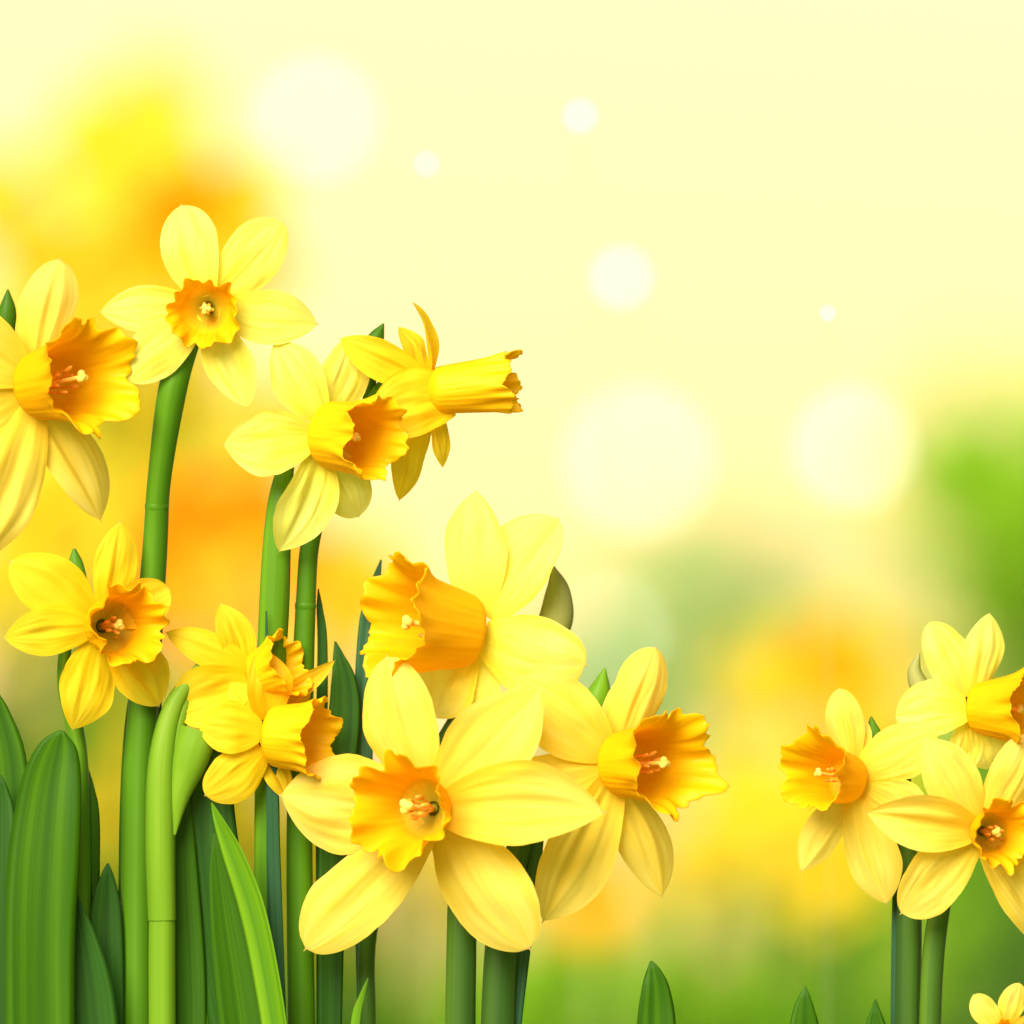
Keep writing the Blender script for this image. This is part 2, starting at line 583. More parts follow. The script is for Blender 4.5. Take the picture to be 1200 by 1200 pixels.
def sheath(pts, parent, mat, width, org, opening=0.55):
    """papery sheath: a half rolled blade along pixel points, open on one side"""
    mb = MB()
    sp = spline([(x, y, z, wd) for (x, y, z, wd) in pts], 26)
    cen = [P(q[0], q[1], q[2]) for q in sp]
    rows_o, rows_i = [], []
    nc = 14
    for i, q in enumerate(sp):
        T = (cen[min(i + 1, 26)] - cen[max(i - 1, 0)]).normalized()
        sd_ = (RIGHT - T * RIGHT.dot(T)).normalized()
        bk = T.cross(sd_)
        hw = max(q[3] * S * 0.5, 1e-5)
        ro, rin = [], []
        for j in range(nc + 1):
            a = math.pi * (0.5 + opening * 1.5 * (j / nc - 0.5) * 2)
            k = 0.02 * math.sin(9 * a)
            base = -bk if bk.dot(FWD) > 0 else bk
            o_ = sd_ * (math.cos(a) * hw * (1 + k)) + base * (math.sin(a) * hw * 0.8)
            ro.append(cen[i] + o_); rin.append(cen[i] + o_ * 0.93)
        rows_o.append(ro); rows_i.append(rin)
    mb.grid(rows_o, lambda i, j: (j / nc, i / 26))
    mb.grid(rows_i, lambda i, j: (j / nc, i / 26), flip=True)
    return mb.build('sheath', mat, parent, origin=org)


def flower(label, spec, fr, stem, stem_mat=None, seed=1, group='daffodils in focus in the foreground', flat=0.9,
           petal=None, name='daffodil', tmats=None, node=None, sheaths=(), axis_neck=True):
    """one daffodil: stem (world points with radius, ground first), six petals, trumpet with stigma and stamens"""
    rnd = random.Random(seed)
    g = stem[0][0]
    org = Vector((g.x, g.y, 0.0))
    root = thing(name, label, 'daffodil', org, group)
    axis = fr.vec(*spec['axis']).normalized()
    c = Vector((0, 0, 0))
    cx, cy = spec['c']
    view = Vector((0, 0, 1))
    k = spec.get('k', 0.5)
    f = spec.get('f', 0.6)
    ax = Vector(spec['axis']).normalized()
    for i, pt in enumerate(spec['petals']):
        tx, ty, wd = pt[:3]
        opt = pt[3] if len(pt) > 3 else {}
        dx, dy = tx - cx, ty - cy
        dz = opt.get('z', None)
        if dz is None:
            dz = -(ax.x * dx + ax.y * dy) / max(ax.z, 0.45) * f + opt.get('dz', 0)
        tip = fr.vec(dx, dy, dz)
        lay = (3.0 if i % 2 == 0 else -3.0) + opt.get('lay', 0) - 13.0
        tdir = tip.normalized()
        base = tdir * spec.get('boff', 10) + axis * lay
        tip = tip + axis * lay
        pd = tdir - axis * tdir.dot(axis)
        base = pd.normalized() * max(spec.get('boff', 10), spec['trumpet']['r0'] * .6) + axis * lay
        bx = opt.get('base')
        if bx is not None:
            bq = fr.vec(bx[0] - cx, bx[1] - cy, 0)
            bq = bq - axis * bq.dot(axis)
            base = bq + axis * (lay + bx[2])
        kk = opt.get('k', k)
        N = (axis * (1 - kk) + view * kk).normalized()
        make_petal(fr, base, tip, N, wd, opt, seed * 31 + i, petal or PET_LEMON, root, org)
    make_trumpet(fr, c, axis, spec['trumpet'], seed * 17 + 5, tmats or (TR_OUT, TR_IN), root, org)
    # tube and ovary behind the petals, then the neck into the stem
    tb = MB()
    tl = spec.get('tube', 55)
    back = c - axis * tl
    tube(tb, [(fr.W(c - axis * 14), 8 * fr.s), (fr.W(c - axis * tl * 0.45), 8 * fr.s), (fr.W(c - axis * tl * 0.75), 10 * fr.s), (fr.W(back), 7 * fr.s)], 14, 12)
    tb.build('ovary', spec.get('tubemat', STEM), root, origin=org)
    sb = MB()
    pts = list(stem)
    if axis_neck:
        last = pts[-1]
        bw = fr.W(back)
        pts.append(((last[0] + bw) * 0.5 + UP * (10 * fr.s), 6 * fr.s))
        pts.append((bw, 6.5 * fr.s))
    cen = tube(sb, pts, 70, 18, flat, ribs=0.02)
    if node is not None:
        p = min(cen, key=lambda q: (q - node[0]).length)
        i = cen.index(p)
        T = (cen[i + 1] - cen[i - 1]).normalized()
        r = node[1]
        tube(sb, [(p - T * r * .35, r * .96), (p - T * r * .1, r * 1.012), (p + T * r * .15, r * 1.008), (p + T * r * .3, r * .96)], 8, 18, flat)
    sb.build('stem', stem_mat or STEM, root, origin=org)
    for sh in sheaths:
        sheath(sh[0], root, sh[1] if len(sh) > 1 else SPATHE, None, org)
    return root


def St(*pts):
    """stem from photograph pixels (x, y, z, radius px), ground first"""
    a, b = pts[0], pts[1]
    if a[1] - b[1] > 400:
        pts = [tuple(p + (q - p) * t for p, q in zip(a, b)) for t in (0, .25, .5, .7, .87)] + list(pts[1:])
    return [(P(x, y, z), r * S) for x, y, z, r in pts]


GY = 2100      # pixel row where the near plants meet the ground

SPEC_A = dict(c=(243, 362), axis=(-0.06, 0.06, 1), k=0.3, boff=14,
              petals=[(211, 239, 72, {'pk': .58, 'tw': 4, 'fold': .05, 'm': .56, 'z': -6}), (333, 260, 72, {'pk': .6, 'm': .56, 'z': 4}),
                      (374, 381, 68, {'z': -8}), (291, 480, 60, {'z': 6, 'fold': .09}), (145, 447, 68, {'z': -4, 'm': .6}), (115, 367, 58, {'z': 6})],
              trumpet=dict(len=24, r0=22, r1=39, pow=1.0, flare=.06, lobes=5, amp=.12, axa=.14, style=.5, sk=.85, bend=(3, -4)))
SPEC_I = dict(c=(728, 895), axis=(0.66, -0.03, 0.75), k=0.62, f=0.35, boff=14,
              petals=[(777, 756, 66, {'z': -14, 'fold': .12, 'cup': -.2, 'm': .55, 'pk': .6}), (750, 786, 54, {'z': -28}), (611, 794, 92, {'z': 26, 'm': .6}),
                      (598, 935, 84, {'z': 18}), (641, 1081, 90, {'z': 8, 'fold': .12, 'pk': .62, 'wave': .06}),
                      (787, 1053, 66, {'z': -16, 'fold': .14, 'pk': .55, 'cup': -.15})],
              trumpet=dict(len=92, r0=35, r1=50, pow=.9, flare=.27, lobes=5, amp=.10, axa=.10, style=.82, soff=(0, 0)))
SPEC_H = dict(c=(500, 946), axis=(-0.50, -0.03, 0.86), k=0.45, f=0.45, boff=16,
              petals=[(446, 766, 94, {'base': (487, 925, 0), 'pk': .55, 'm': .55}), (626, 804, 104, {'pk': .55}), (706, 950, 104, {'fold': .10, 'bulge': .12, 'cup': .22, 'tw': 8}),
                      (613, 1112, 110, {'pk': .6, 'm': .55, 'base': (514, 962, -2)}), (350, 1114, 96, {'pk': .62, 'm': .5, 'base': (496, 966, 0)}), (318, 931, 122, {'pk': .56, 'z': -34})],
              trumpet=dict(len=64, r0=29, r1=56, pow=1.1, flare=.11, lobes=6, amp=.12, axa=.15, style=.62, sk=1.25, soff=(4, 2)))
SPEC_G = dict(c=(548, 740), axis=(-0.86, -0.13, 0.50), k=0.72, f=0.2, boff=14,
              petals=[(548, 571, 80, {'z': -6}), (642, 603, 92, {'z': 14, 'm': .56}), (680, 779, 104, {'z': 30, 'm': .5, 'pk': .55, 'bend': -.04}), (548, 862, 70, {'z': -6}),
                      (498, 842, 86, {'z': -30}), (505, 690, 50, {'z': -45})],
              trumpet=dict(len=106, r0=37, r1=63, pow=.75, flare=.17, lobes=5, amp=.07, axa=.07, style=.78, sk=1.2, soff=(0, 0), bend=(0, 4)))
SPEC_C = dict(c=(388, 510), axis=(0.72, 0.07, 0.69), k=0.62, f=0.3, boff=12,
              petals=[(329, 399, 68, {'z': 10, 'fold': .1}), (428, 396, 66, {'z': -22, 'm': .55}), (268, 522, 82, {'z': 24}), (434, 608, 66, {'z': -20, 'm': .5}),
                      (336, 650, 74, {'z': 8, 'fold': .11}), (478, 500, 56, {'z': -48})],
              trumpet=dict(len=76, r0=38, r1=45, pow=.9, flare=.12, lobes=6, amp=.07, axa=.09, style=.55, sk=.8))
SPEC_D = dict(tubemat=PET_GOLD, c=(514, 457), axis=(0.985, -0.10, 0.10), k=0.15, f=0, boff=8,
              petals=[(494, 350, 40, {'z': 8, 'cup': .2}), (412, 394, 50, {'z': 16, 'k': .7}), (438, 488, 84, {'z': 26, 'k': .85, 'base': (512, 466, 24), 'b0': .6}), (489, 588, 60, {'z': 10, 'k': .45, 'bulge': -.03, 'fold': .1}),
                      (530, 548, 34, {'z': -12, 'k': .4}), (484, 378, 40, {'z': -16, 'k': .5})],
              trumpet=dict(len=90, r0=25, r1=34, pow=.7, flare=.05, lobes=5, amp=.09, axa=.07, style=.6, sex=False))
SPEC_E = dict(c=(128, 733), axis=(0.50, -0.04, 0.86), k=0.5, f=0.4, boff=12,
              petals=[(148, 609, 58, {'fold': .1}), (20, 656, 78, {'m': .6}), (10, 747, 62, {'fold': .09}), (94, 856, 72, {}), (194, 828, 70, {'fold': .12, 'pk': .58}), (208, 688, 60, {'m': .5, 'pk': .6, 'dz': 26})],
              trumpet=dict(len=52, r0=29, r1=42, pow=1.0, flare=.12, lobes=6, amp=.11, axa=.13, style=.5, sk=.9))
SPEC_F1 = dict(tubemat=PET_GOLD, c=(305, 792), axis=(0.78, -0.34, 0.42), k=0.65, f=0.15, boff=10,
               petals=[(202, 735, 46, {'z': 10, 'base': (298, 782, 4)}), (271, 700, 48, {'z': 0}), (214, 832, 76, {'z': 16, 'm': .45, 'pk': .6}), (407, 769, 26, {'z': -6, 'base': (335, 818, -4), 'fold': .02}),
                       (262, 860, 50, {'z': -6}), (340, 838, 40, {'z': -26})],
               trumpet=dict(len=42, r0=24, r1=37, pow=.8, flare=.10, lobes=6, amp=.05, axa=.08, sex=False))
SPEC_F2 = dict(tubemat=PET_GOLD, c=(322, 862), axis=(0.90, 0.04, 0.36), k=0.68, f=0.12, boff=10,
               petals=[(318, 762, 58, {'z': 18, 'm': .55}), (380, 800, 42, {'z': -24}), (242, 848, 66, {'z': 20, 'm': .55}), (352, 938, 36, {'z': -8}),
                       (249, 933, 62, {'z': 16, 'm': .55, 'pk': .55}), (285, 800, 40, {'z': 4})],
               trumpet=dict(len=58, r0=32, r1=44, pow=.8, flare=.10, lobes=6, amp=.04, axa=.06, style=.5, sex=False))

# -- top, facing us
flower('pale lemon daffodil facing straight out, topmost bloom, on a tall thick curving stem', SPEC_A, Frame(P(243, 362, 20), S),
       St((160, GY, -30, 21), (160, 1200, -30, 21), (163, 900, -30, 19), (180, 650, -28, 15), (186, 560, -20, 14), (203, 450, -8, 17), (222, 400, -14, 12)),
       seed=3, node=(P(183, 592, -22), 14.2 * S), tmats=(TR_OUT, TR_ING))
# -- cut off by the left edge: the same build as the bloom right of the centre, a little larger
flower('large soft yellow daffodil cut off at the left edge, wide orange trumpet turned right', SPEC_I,
       Frame(P(46, 452, -10), S * 1.06, rot=8),
       St((-40, GY, -40, 15), (-34, 1200, -40, 14), (-30, 700, -40, 12), (-26, 520, -44, 10)), seed=7, petal=PET_CREAM,
       sheaths=[([(-12, 420, -60, 12), (0, 400, -60, 26), (6, 365, -58, 22), (7, 338, -57, 2)], LEAF)])
flower('pale lemon daffodil with folded petals, its trumpet touching the side-facing bloom on its right', SPEC_C, Frame(P(388, 510, 10), S),
       St((306, GY, -25, 13), (308, 1200, -25, 13), (312, 900, -25, 14), (320, 720, -22, 18), (326, 600, -22, 15), (336, 540, -24, 9)), seed=11, tmats=(TY_OUT, TY_IN), flat=.8)
flower('golden daffodil seen from the side, long narrow trumpet pointing right over open sky', SPEC_D, Frame(P(514, 457, -24), S),
       St((352, GY, -45, 16), (352, 1200, -45, 16), (350, 950, -45, 15), (357, 715, -45, 12), (366, 620, -45, 11), (400, 520, -60, 10), (440, 462, -60, 9)),
       seed=14, petal=PET_GOLD, tmats=(TY_OUT, TY_IN), node=(P(357, 712, -45), 12.5 * S),
       sheaths=[([(432, 470, -62, 14), (430, 420, -62, 26), (440, 396, -62, 20), (449, 378, -62, 2)], LEAF)])
flower('yellow daffodil on a thin stem above the broad leaf, trumpet opening towards the right', SPEC_E, Frame(P(128, 733, 24), S),
       St((92, GY, -20, 11), (96, 1200, -20, 11), (92, 900, -20, 11), (74, 800, -18, 8), (80, 740, -20, 7)), seed=21, petal=PET_GOLD,
       sheaths=[([(96, 720, -26, 8), (92, 690, -26, 20), (88, 662, -26, 18), (86, 643, -26, 4)], STEM)], tmats=(TR_OUT, TR_ING))
# -- the golden pair rising from the pale sheathed stalk
flower('deep golden daffodil of the crowded pair, its small ruffled trumpet turned up to the right', SPEC_F1, Frame(P(305, 792, -6), S),
       St((190, GY, 6, 16), (190, 1200, 6, 16), (190, 1075, 6, 15.5), (194, 950, 6, 13), (210, 840, 2, 11), (236, 790, -10, 8), (262, 786, -20, 7)), stem_mat=STEM_PALE, seed=25, petal=PET_GOLD,
       tmats=(TY_OUT, TY_IN), node=(P(190, 1078, 6), 15.8 * S),
       sheaths=[([(190, 1078, 8, 33), (188, 980, 9, 35), (190, 890, 10, 31), (204, 826, 8, 22), (236, 780, 2, 12)], STEM_PALE),
                ([(205, 978, 14, 3), (211, 935, 12, 22), (222, 892, 10, 42), (233, 856, 8, 46)], STEM_PALE)])
flower('deep golden daffodil of the crowded pair, lower bloom with a ribbed trumpet facing right', SPEC_F2, Frame(P(322, 862, 10), S),
       St((326, GY, -8, 9), (324, 1200, -8, 9), (320, 1000, -8, 8), (318, 920, -10, 7), (300, 868, -16, 6)), stem_mat=LEAF_BLUE, seed=29, petal=PET_GOLD, tmats=(TY_OUT, TY_IN))
# -- the trio in the middle and its smaller mirror image at the right
flower('soft yellow daffodil with a wide orange trumpet turned to the left, above the largest bloom', SPEC_G, Frame(P(548, 740, -36), S),
       St((430, GY, -60, 10), (430, 1200, -60, 10), (432, 1090, -60, 10), (470, 960, -70, 9), (560, 800, -70, 8), (600, 748, -66, 7)), stem_mat=STEM_DARK, seed=33, petal=PET_LEMON,
       sheaths=[([(615, 760, -70, 16), (648, 735, -70, 40), (654, 695, -70, 30), (648, 663, -70, 3)], SPATHE)])
flower('largest soft yellow daffodil, front and centre, with a frilled orange cup', SPEC_H, Frame(P(500, 946, 60), S),
       St((538, GY, 0, 18), (539, 1200, 0, 18), (541, 1060, 0, 17), (540, 980, 4, 13), (534, 956, 8, 9)), stem_mat=STEM_DARK, seed=37, petal=PET_CREAM, tmats=(TR_OUT, TR_ING))
flower('soft yellow daffodil right of the largest bloom, open orange trumpet facing right', SPEC_I, Frame(P(728, 895, 16), S),
       St((582, GY, -12, 20), (583, 1200, -12, 20), (590, 1080, -12, 19), (606, 1000, -14, 15), (640, 930, -20, 10), (672, 902, -20, 8)), stem_mat=STEM_DARK, seed=41, petal=PET_CREAM,
       sheaths=[([(664, 905, -30, 12), (690, 850, -30, 40), (702, 815, -30, 30), (709, 783, -30, 2)], LEAF_LIGHT)])


def mirrored(spec, z, grow=1.0, sx=0.0):
    dx, dy = spec['c'][0] - 470, spec['c'][1] - 938
    f = Frame(Vector((0, 0, 0)), S * .68, mir=True, rot=-10)
    q = f.vec(dx, dy, 0) * .68
    f.c = P(1176 + q.x + sx, 972 - q.y, z)
    f.s *= grow
    return f


flower('small daffodil at the right edge, trumpet cut off, above the frilled bloom', SPEC_G, mirrored(SPEC_G, -34),
       St((1250, GY, -60, 9), (1240, 1200, -60, 9), (1226, 1000, -60, 8), (1190, 880, -60, 6), (1150, 828, -58, 5)), seed=34, stem_mat=STEM_DARK, petal=PET_LEMON,
       sheaths=[([(1120, 832, -62, 6), (1088, 815, -62, 24), (1074, 790, -62, 18), (1079, 766, -62, 2)], SPATHE)])
flower('small daffodil at the right edge with a frilled orange cup facing us', SPEC_H, mirrored(SPEC_H, 30),
       St((1094, GY, -14, 13), (1090, 1200, -14, 13), (1096, 1100, -14, 13), (1112, 1020, -10, 11), (1132, 980, -6, 8)), seed=38, stem_mat=STEM_DARK, petal=PET_CREAM, tmats=(TR_OUT, TR_ING))
flower('small daffodil with an orange trumpet facing left, alone before the golden blur', SPEC_I, mirrored(SPEC_I, 2, 1.1, -14),
       St((1066, GY, -30, 15), (1064, 1200, -30, 15), (1066, 1080, -30, 15), (1064, 1000, -32, 12), (1050, 930, -36, 8), (1034, 904, -36, 6)), seed=42, stem_mat=STEM_DARK, petal=PET_CREAM,
       sheaths=[([(1040, 910, -40, 8), (1030, 880, -40, 26), (1024, 858, -40, 18), (1022, 840, -40, 2)], STEM)])
flower('daffodil in the bottom right corner with only its upper petals in view', SPEC_A, Frame(P(1176, 1211, 10), S * .46, rot=24),
       St((1196, GY, -10, 9), (1196, 1500, -10, 9), (1194, 1290, -14, 7)), seed=45, petal=PET_CREAM,)


# ------------------------------------------------------------------ leaves in focus
def leaf(label, pts, mat, chan=0.12, thick=5.0, tipr=0.45, side_tilt=0.0, name='daffodil_leaf', group='daffodil leaves in focus'):
    """blade through pixel points (x, y, z, width) from the ground to the tip"""
    n, nc = 90, 9
    sp = spline(pts, n)
    cen = [P(*q[:3]) for q in sp]
    g = cen[0]
    org = Vector((g.x, g.y, 0))
    rows = []
    rnd = random.Random(label)
    nsd = rnd.uniform(0, 99)
    lens = [0]
    for i in range(n):
        lens.append(lens[-1] + (cen[i + 1] - cen[i]).length)
    tot = lens[-1]
    for i, q in enumerate(sp):
        T = (cen[min(i + 1, n)] - cen[max(i - 1, 0)]).normalized()
        sd_ = (RIGHT - T * RIGHT.dot(T)).normalized()
        a = R(side_tilt) + R(14) * noise.noise(Vector((i * .05, 0, nsd)))
        fr_ = sd_.cross(T)
        if fr_.dot(FWD) > 0:
            fr_ = -fr_
        sd_, fr_ = sd_ * math.cos(a) + fr_ * math.sin(a), fr_ * math.cos(a) - sd_ * math.sin(a)
        rem = (tot - lens[i]) / (q[3] * S if q[3] > 1 else S)
        hw = q[3] * 0.5 * S
        front, back = [], []
        for j in range(nc):
            v = 2 * j / (nc - 1) - 1
            th = thick * 0.5 * S * math.sqrt(max(0, 1 - v * v)) * min(1, q[3] / 14)
            base = cen[i] + sd_ * (hw * v * (1 + 0.02 * noise.noise(Vector((i * .15, v, nsd))))) + fr_ * (chan * 2 * hw * (v * v - .3))
            front.append(base + fr_ * th)
            if 0 < j < nc - 1:
                back.append(base - fr_ * th)
        rows.append(front + back[::-1])
    mb = MB()
    m_ = len(rows[0])

    def uv(i, j):
        jj = j % m_
        return ((jj / (nc - 1)) if jj < nc else ((2 * nc - 2 - jj) / (nc - 1)), lens[min(i, n)] / 0.2)
    mb.grid(rows, uv, 0, closed=True)
    o = mb.build(name, mat, None, origin=org)
    o.location = org
    return tag(o, label, 'leaf', group)


def blade(x0, pts, z, w0=None):
    """ground point plus (x, y, width) list ending at the tip"""
    w0 = w0 or pts[0][2]
    x1, y1, w1 = pts[0]
    low = [(x0 + (x1 - x0) * t, GY + (y1 - GY) * t, z, w0 * .8 + (w1 - w0 * .8) * t) for t in (0, .2, .4, .6, .75, .88)]
    return low + [(x, y, z, w_) for x, y, w_ in pts]


leaf('broad round-tipped green leaf standing in front at the lower left', blade(52, [(50, 1300, 80), (48, 1120, 82), (54, 1000, 84), (62, 920, 72), (70, 875, 46), (74, 855, 6)], 44), LEAF, chan=.10, thick=7)
leaf('green leaf cut off by the left edge, its tip above the broad round-tipped leaf', blade(-10, [(0, 1200, 70), (2, 1000, 72), (0, 900, 64), (-8, 840, 40), (-14, 800, 5)], -30), LEAF)
leaf('short dark leaf at the very left edge beside the broad round-tipped leaf', blade(-8, [(-4, 1200, 46), (-2, 1050, 46), (0, 960, 38), (0, 925, 20), (0, 908, 4)], 6), LEAF_DARK)
leaf('narrow leaf just behind the right side of the broad round-tipped leaf', blade(90, [(92, 1200, 44), (96, 1050, 40), (102, 960, 28), (103, 925, 14), (102, 903, 3)], -30), LEAF)
leaf('short dark green leaf between the broad leaf and the tall thick stem', blade(128, [(126, 1240, 40), (124, 1120, 42), (124, 1060, 34), (125, 1030, 18), (126, 1012, 3)], -14), LEAF_DARK)
leaf('dark leaf leaning left, low behind the broad round-tipped leaf', blade(116, [(112, 1240, 60), (106, 1160, 56), (98, 1100, 34), (90, 1060, 14), (84, 1035, 3)], 24), LEAF_DARK)
leaf('long straight green leaf beside the tall thick stem', blade(160, [(158, 1200, 40), (160, 1000, 44), (166, 860, 44), (172, 780, 30), (176, 700, 4)], -40), LEAF)
leaf('green leaf tucked behind the pale sheathed stalk', blade(222, [(224, 1300, 34), (222, 1150, 38), (216, 1040, 34), (214, 960, 22), (212, 890, 3)], -20), LEAF)
leaf('wide dark green leaf leaning right between the pale stalk and the bright folded leaf', blade(310, [(290, 1240, 80), (268, 1120, 76), (248, 1000, 68), (248, 920, 50), (262, 860, 20), (268, 835, 3)], -24), LEAF_DARK)
leaf('bright green leaf low behind the folded leaf', blade(304, [(292, 1240, 62), (282, 1160, 58), (269, 1080, 46), (259, 1020, 28), (252, 976, 4)], 2), LEAF, chan=.16)
leaf('bright yellow-green folded leaf with a white tip under the golden pair', blade(350, [(330, 1240, 34), (316, 1140, 36), (298, 1060, 34), (274, 995, 26), (258, 960, 14), (249, 940, 2)], 34), LEAF_LIGHT, chan=.3, side_tilt=30)
leaf('slender dark blade running behind the lower golden bloom', blade(336, [(330, 1240, 14), (322, 1040, 16), (318, 900, 14), (314, 820, 8), (312, 716, 2)], 0), LEAF_BLUE)
leaf('broad dark leaf to the right of the golden pair, partly hidden', blade(388, [(386, 1200, 28), (390, 980, 34), (402, 850, 38), (402, 800, 30), (396, 770, 14), (392, 752, 2)], -50), LEAF_DARK)
leaf('thin blade with a pointed tip between the golden pair and the thin-noded stem', blade(374, [(376, 1200, 12), (376, 900, 14), (377, 760, 12), (374, 715, 8), (372, 690, 1.5)], -58), LEAF_DARK)
leaf('tall narrow dark leaf whose tip shows beside the left-turned orange trumpet', blade(424, [(428, 1200, 20), (424, 1000, 22), (425, 860, 24), (430, 740, 22), (438, 690, 14), (446, 656, 2)], -66), LEAF_BLUE)
leaf('tiny light green shoot at the foot of the largest bloom', blade(408, [(412, 1260, 12), (417, 1195, 11), (424, 1168, 7), (431, 1147, 1.5)], -20), LEAF_LIGHT)
leaf('narrow blue-green leaf along the right side of the pair of thick stems', blade(594, [(600, 1240, 16), (612, 1120, 18), (624, 1030, 18), (634, 960, 10), (640, 900, 2)], -18), LEAF_BLUE)
leaf('pointed green leaf tip rising alone from below, left of the other two tips', blade(770, [(770, 1290, 48), (769, 1200, 46), (768, 1160, 34), (766, 1140, 20), (763, 1126, 3)], 0), LEAF, chan=.08)
leaf('pointed green leaf tip rising from below in the middle of the three low tips', blade(944, [(943, 1280, 40), (942, 1210, 36), (942, 1184, 26), (943, 1168, 14), (944, 1156, 2)], 0), LEAF, chan=.08)
leaf('smallest low leaf tip, beside the dark thick stem on the right', blade(1027, [(1026, 1280, 34), (1026, 1215, 30), (1026, 1195, 20), (1026, 1182, 10), (1026, 1171, 2)], 0), LEAF, chan=.08)
leaf('thin dark blade along the left side of the thick stem on the right', blade(1050, [(1052, 1200, 14), (1054, 1080, 16), (1056, 1000, 14), (1064, 930, 8), (1070, 890, 2)], -40), LEAF_BLUE)


# ------------------------------------------------------------------ blurred daffodils further back
def far_flower(label, px, py, D, rad, seed, orange=True, face=(0, 0, 1), gold=True, ncol=None, leaves=3):
    c = at(px, py, D)
    k = rad / 130.0
    rnd = random.Random(seed)
    sc = k * S
    sp = dict(SPEC_A)
    sp['axis'] = (face[0], face[1], face[2])
    sp['f'] = 0.6
    sp['petals'] = [(243 + 130 * math.cos(R(a)), 362 + 130 * math.sin(R(a)), 92, {}) for a in range(20, 380, 60)]
    sp['trumpet'] = dict(len=24, r0=34, r1=(105 if seed == 103 else 76) if orange else 46, pow=1.0, flare=.1, lobes=6, amp=.06, axa=.08, sex=False)
    bx = c.x + rnd.uniform(-.02, .02)
    pts = [(Vector((bx, c.y + .05, 0)), 5e-3), (Vector((bx, c.y + .05, c.z * .6)), 4.5e-3), (Vector((c.x, c.y + .045, c.z - .02)), 4e-3)]
    root = flower(label, sp, Frame(c, sc, rot=rnd.uniform(-20, 20)), pts, seed=seed, petal=FAR_GOLD if gold else PET_CREAM, name='garden_daffodil',
                  group='blurred daffodils in the background', tmats=((FAR_DEEP, FAR_DEEP) if seed == 103 else (FAR_OR, FAR_OR)) if orange else (FAR_GOLD, FAR_GOLD))
    for q in range(leaves):
        mb = MB()
        a = rnd.uniform(0, 6.28)
        h = c.z * rnd.uniform(.45, .7)
        lean = rnd.uniform(.02, .08)
        b0 = Vector((bx + .02 * math.cos(a), c.y + .05 + .02 * math.sin(a), 0))
        rows = []
        for i in range(15):
            t = i / 14
            cc = b0 + Vector((math.cos(a) * lean * t * t, math.sin(a) * lean * t * t, h * t))
            hw = .011 * (1 - t ** 3) + .0004
            s2 = Vector((-math.sin(a), math.cos(a), 0))
            o2 = Vector((math.cos(a), math.sin(a), 0)) * .003
            rows.append([cc - s2 * hw + o2, cc, cc + s2 * hw + o2])
        mb.grid(rows, lambda i, j: (j / 2, i / 3))
        mb.build('leaf', LEAF, root, origin=Vector((bx, c.y + .05, 0)))
    return root


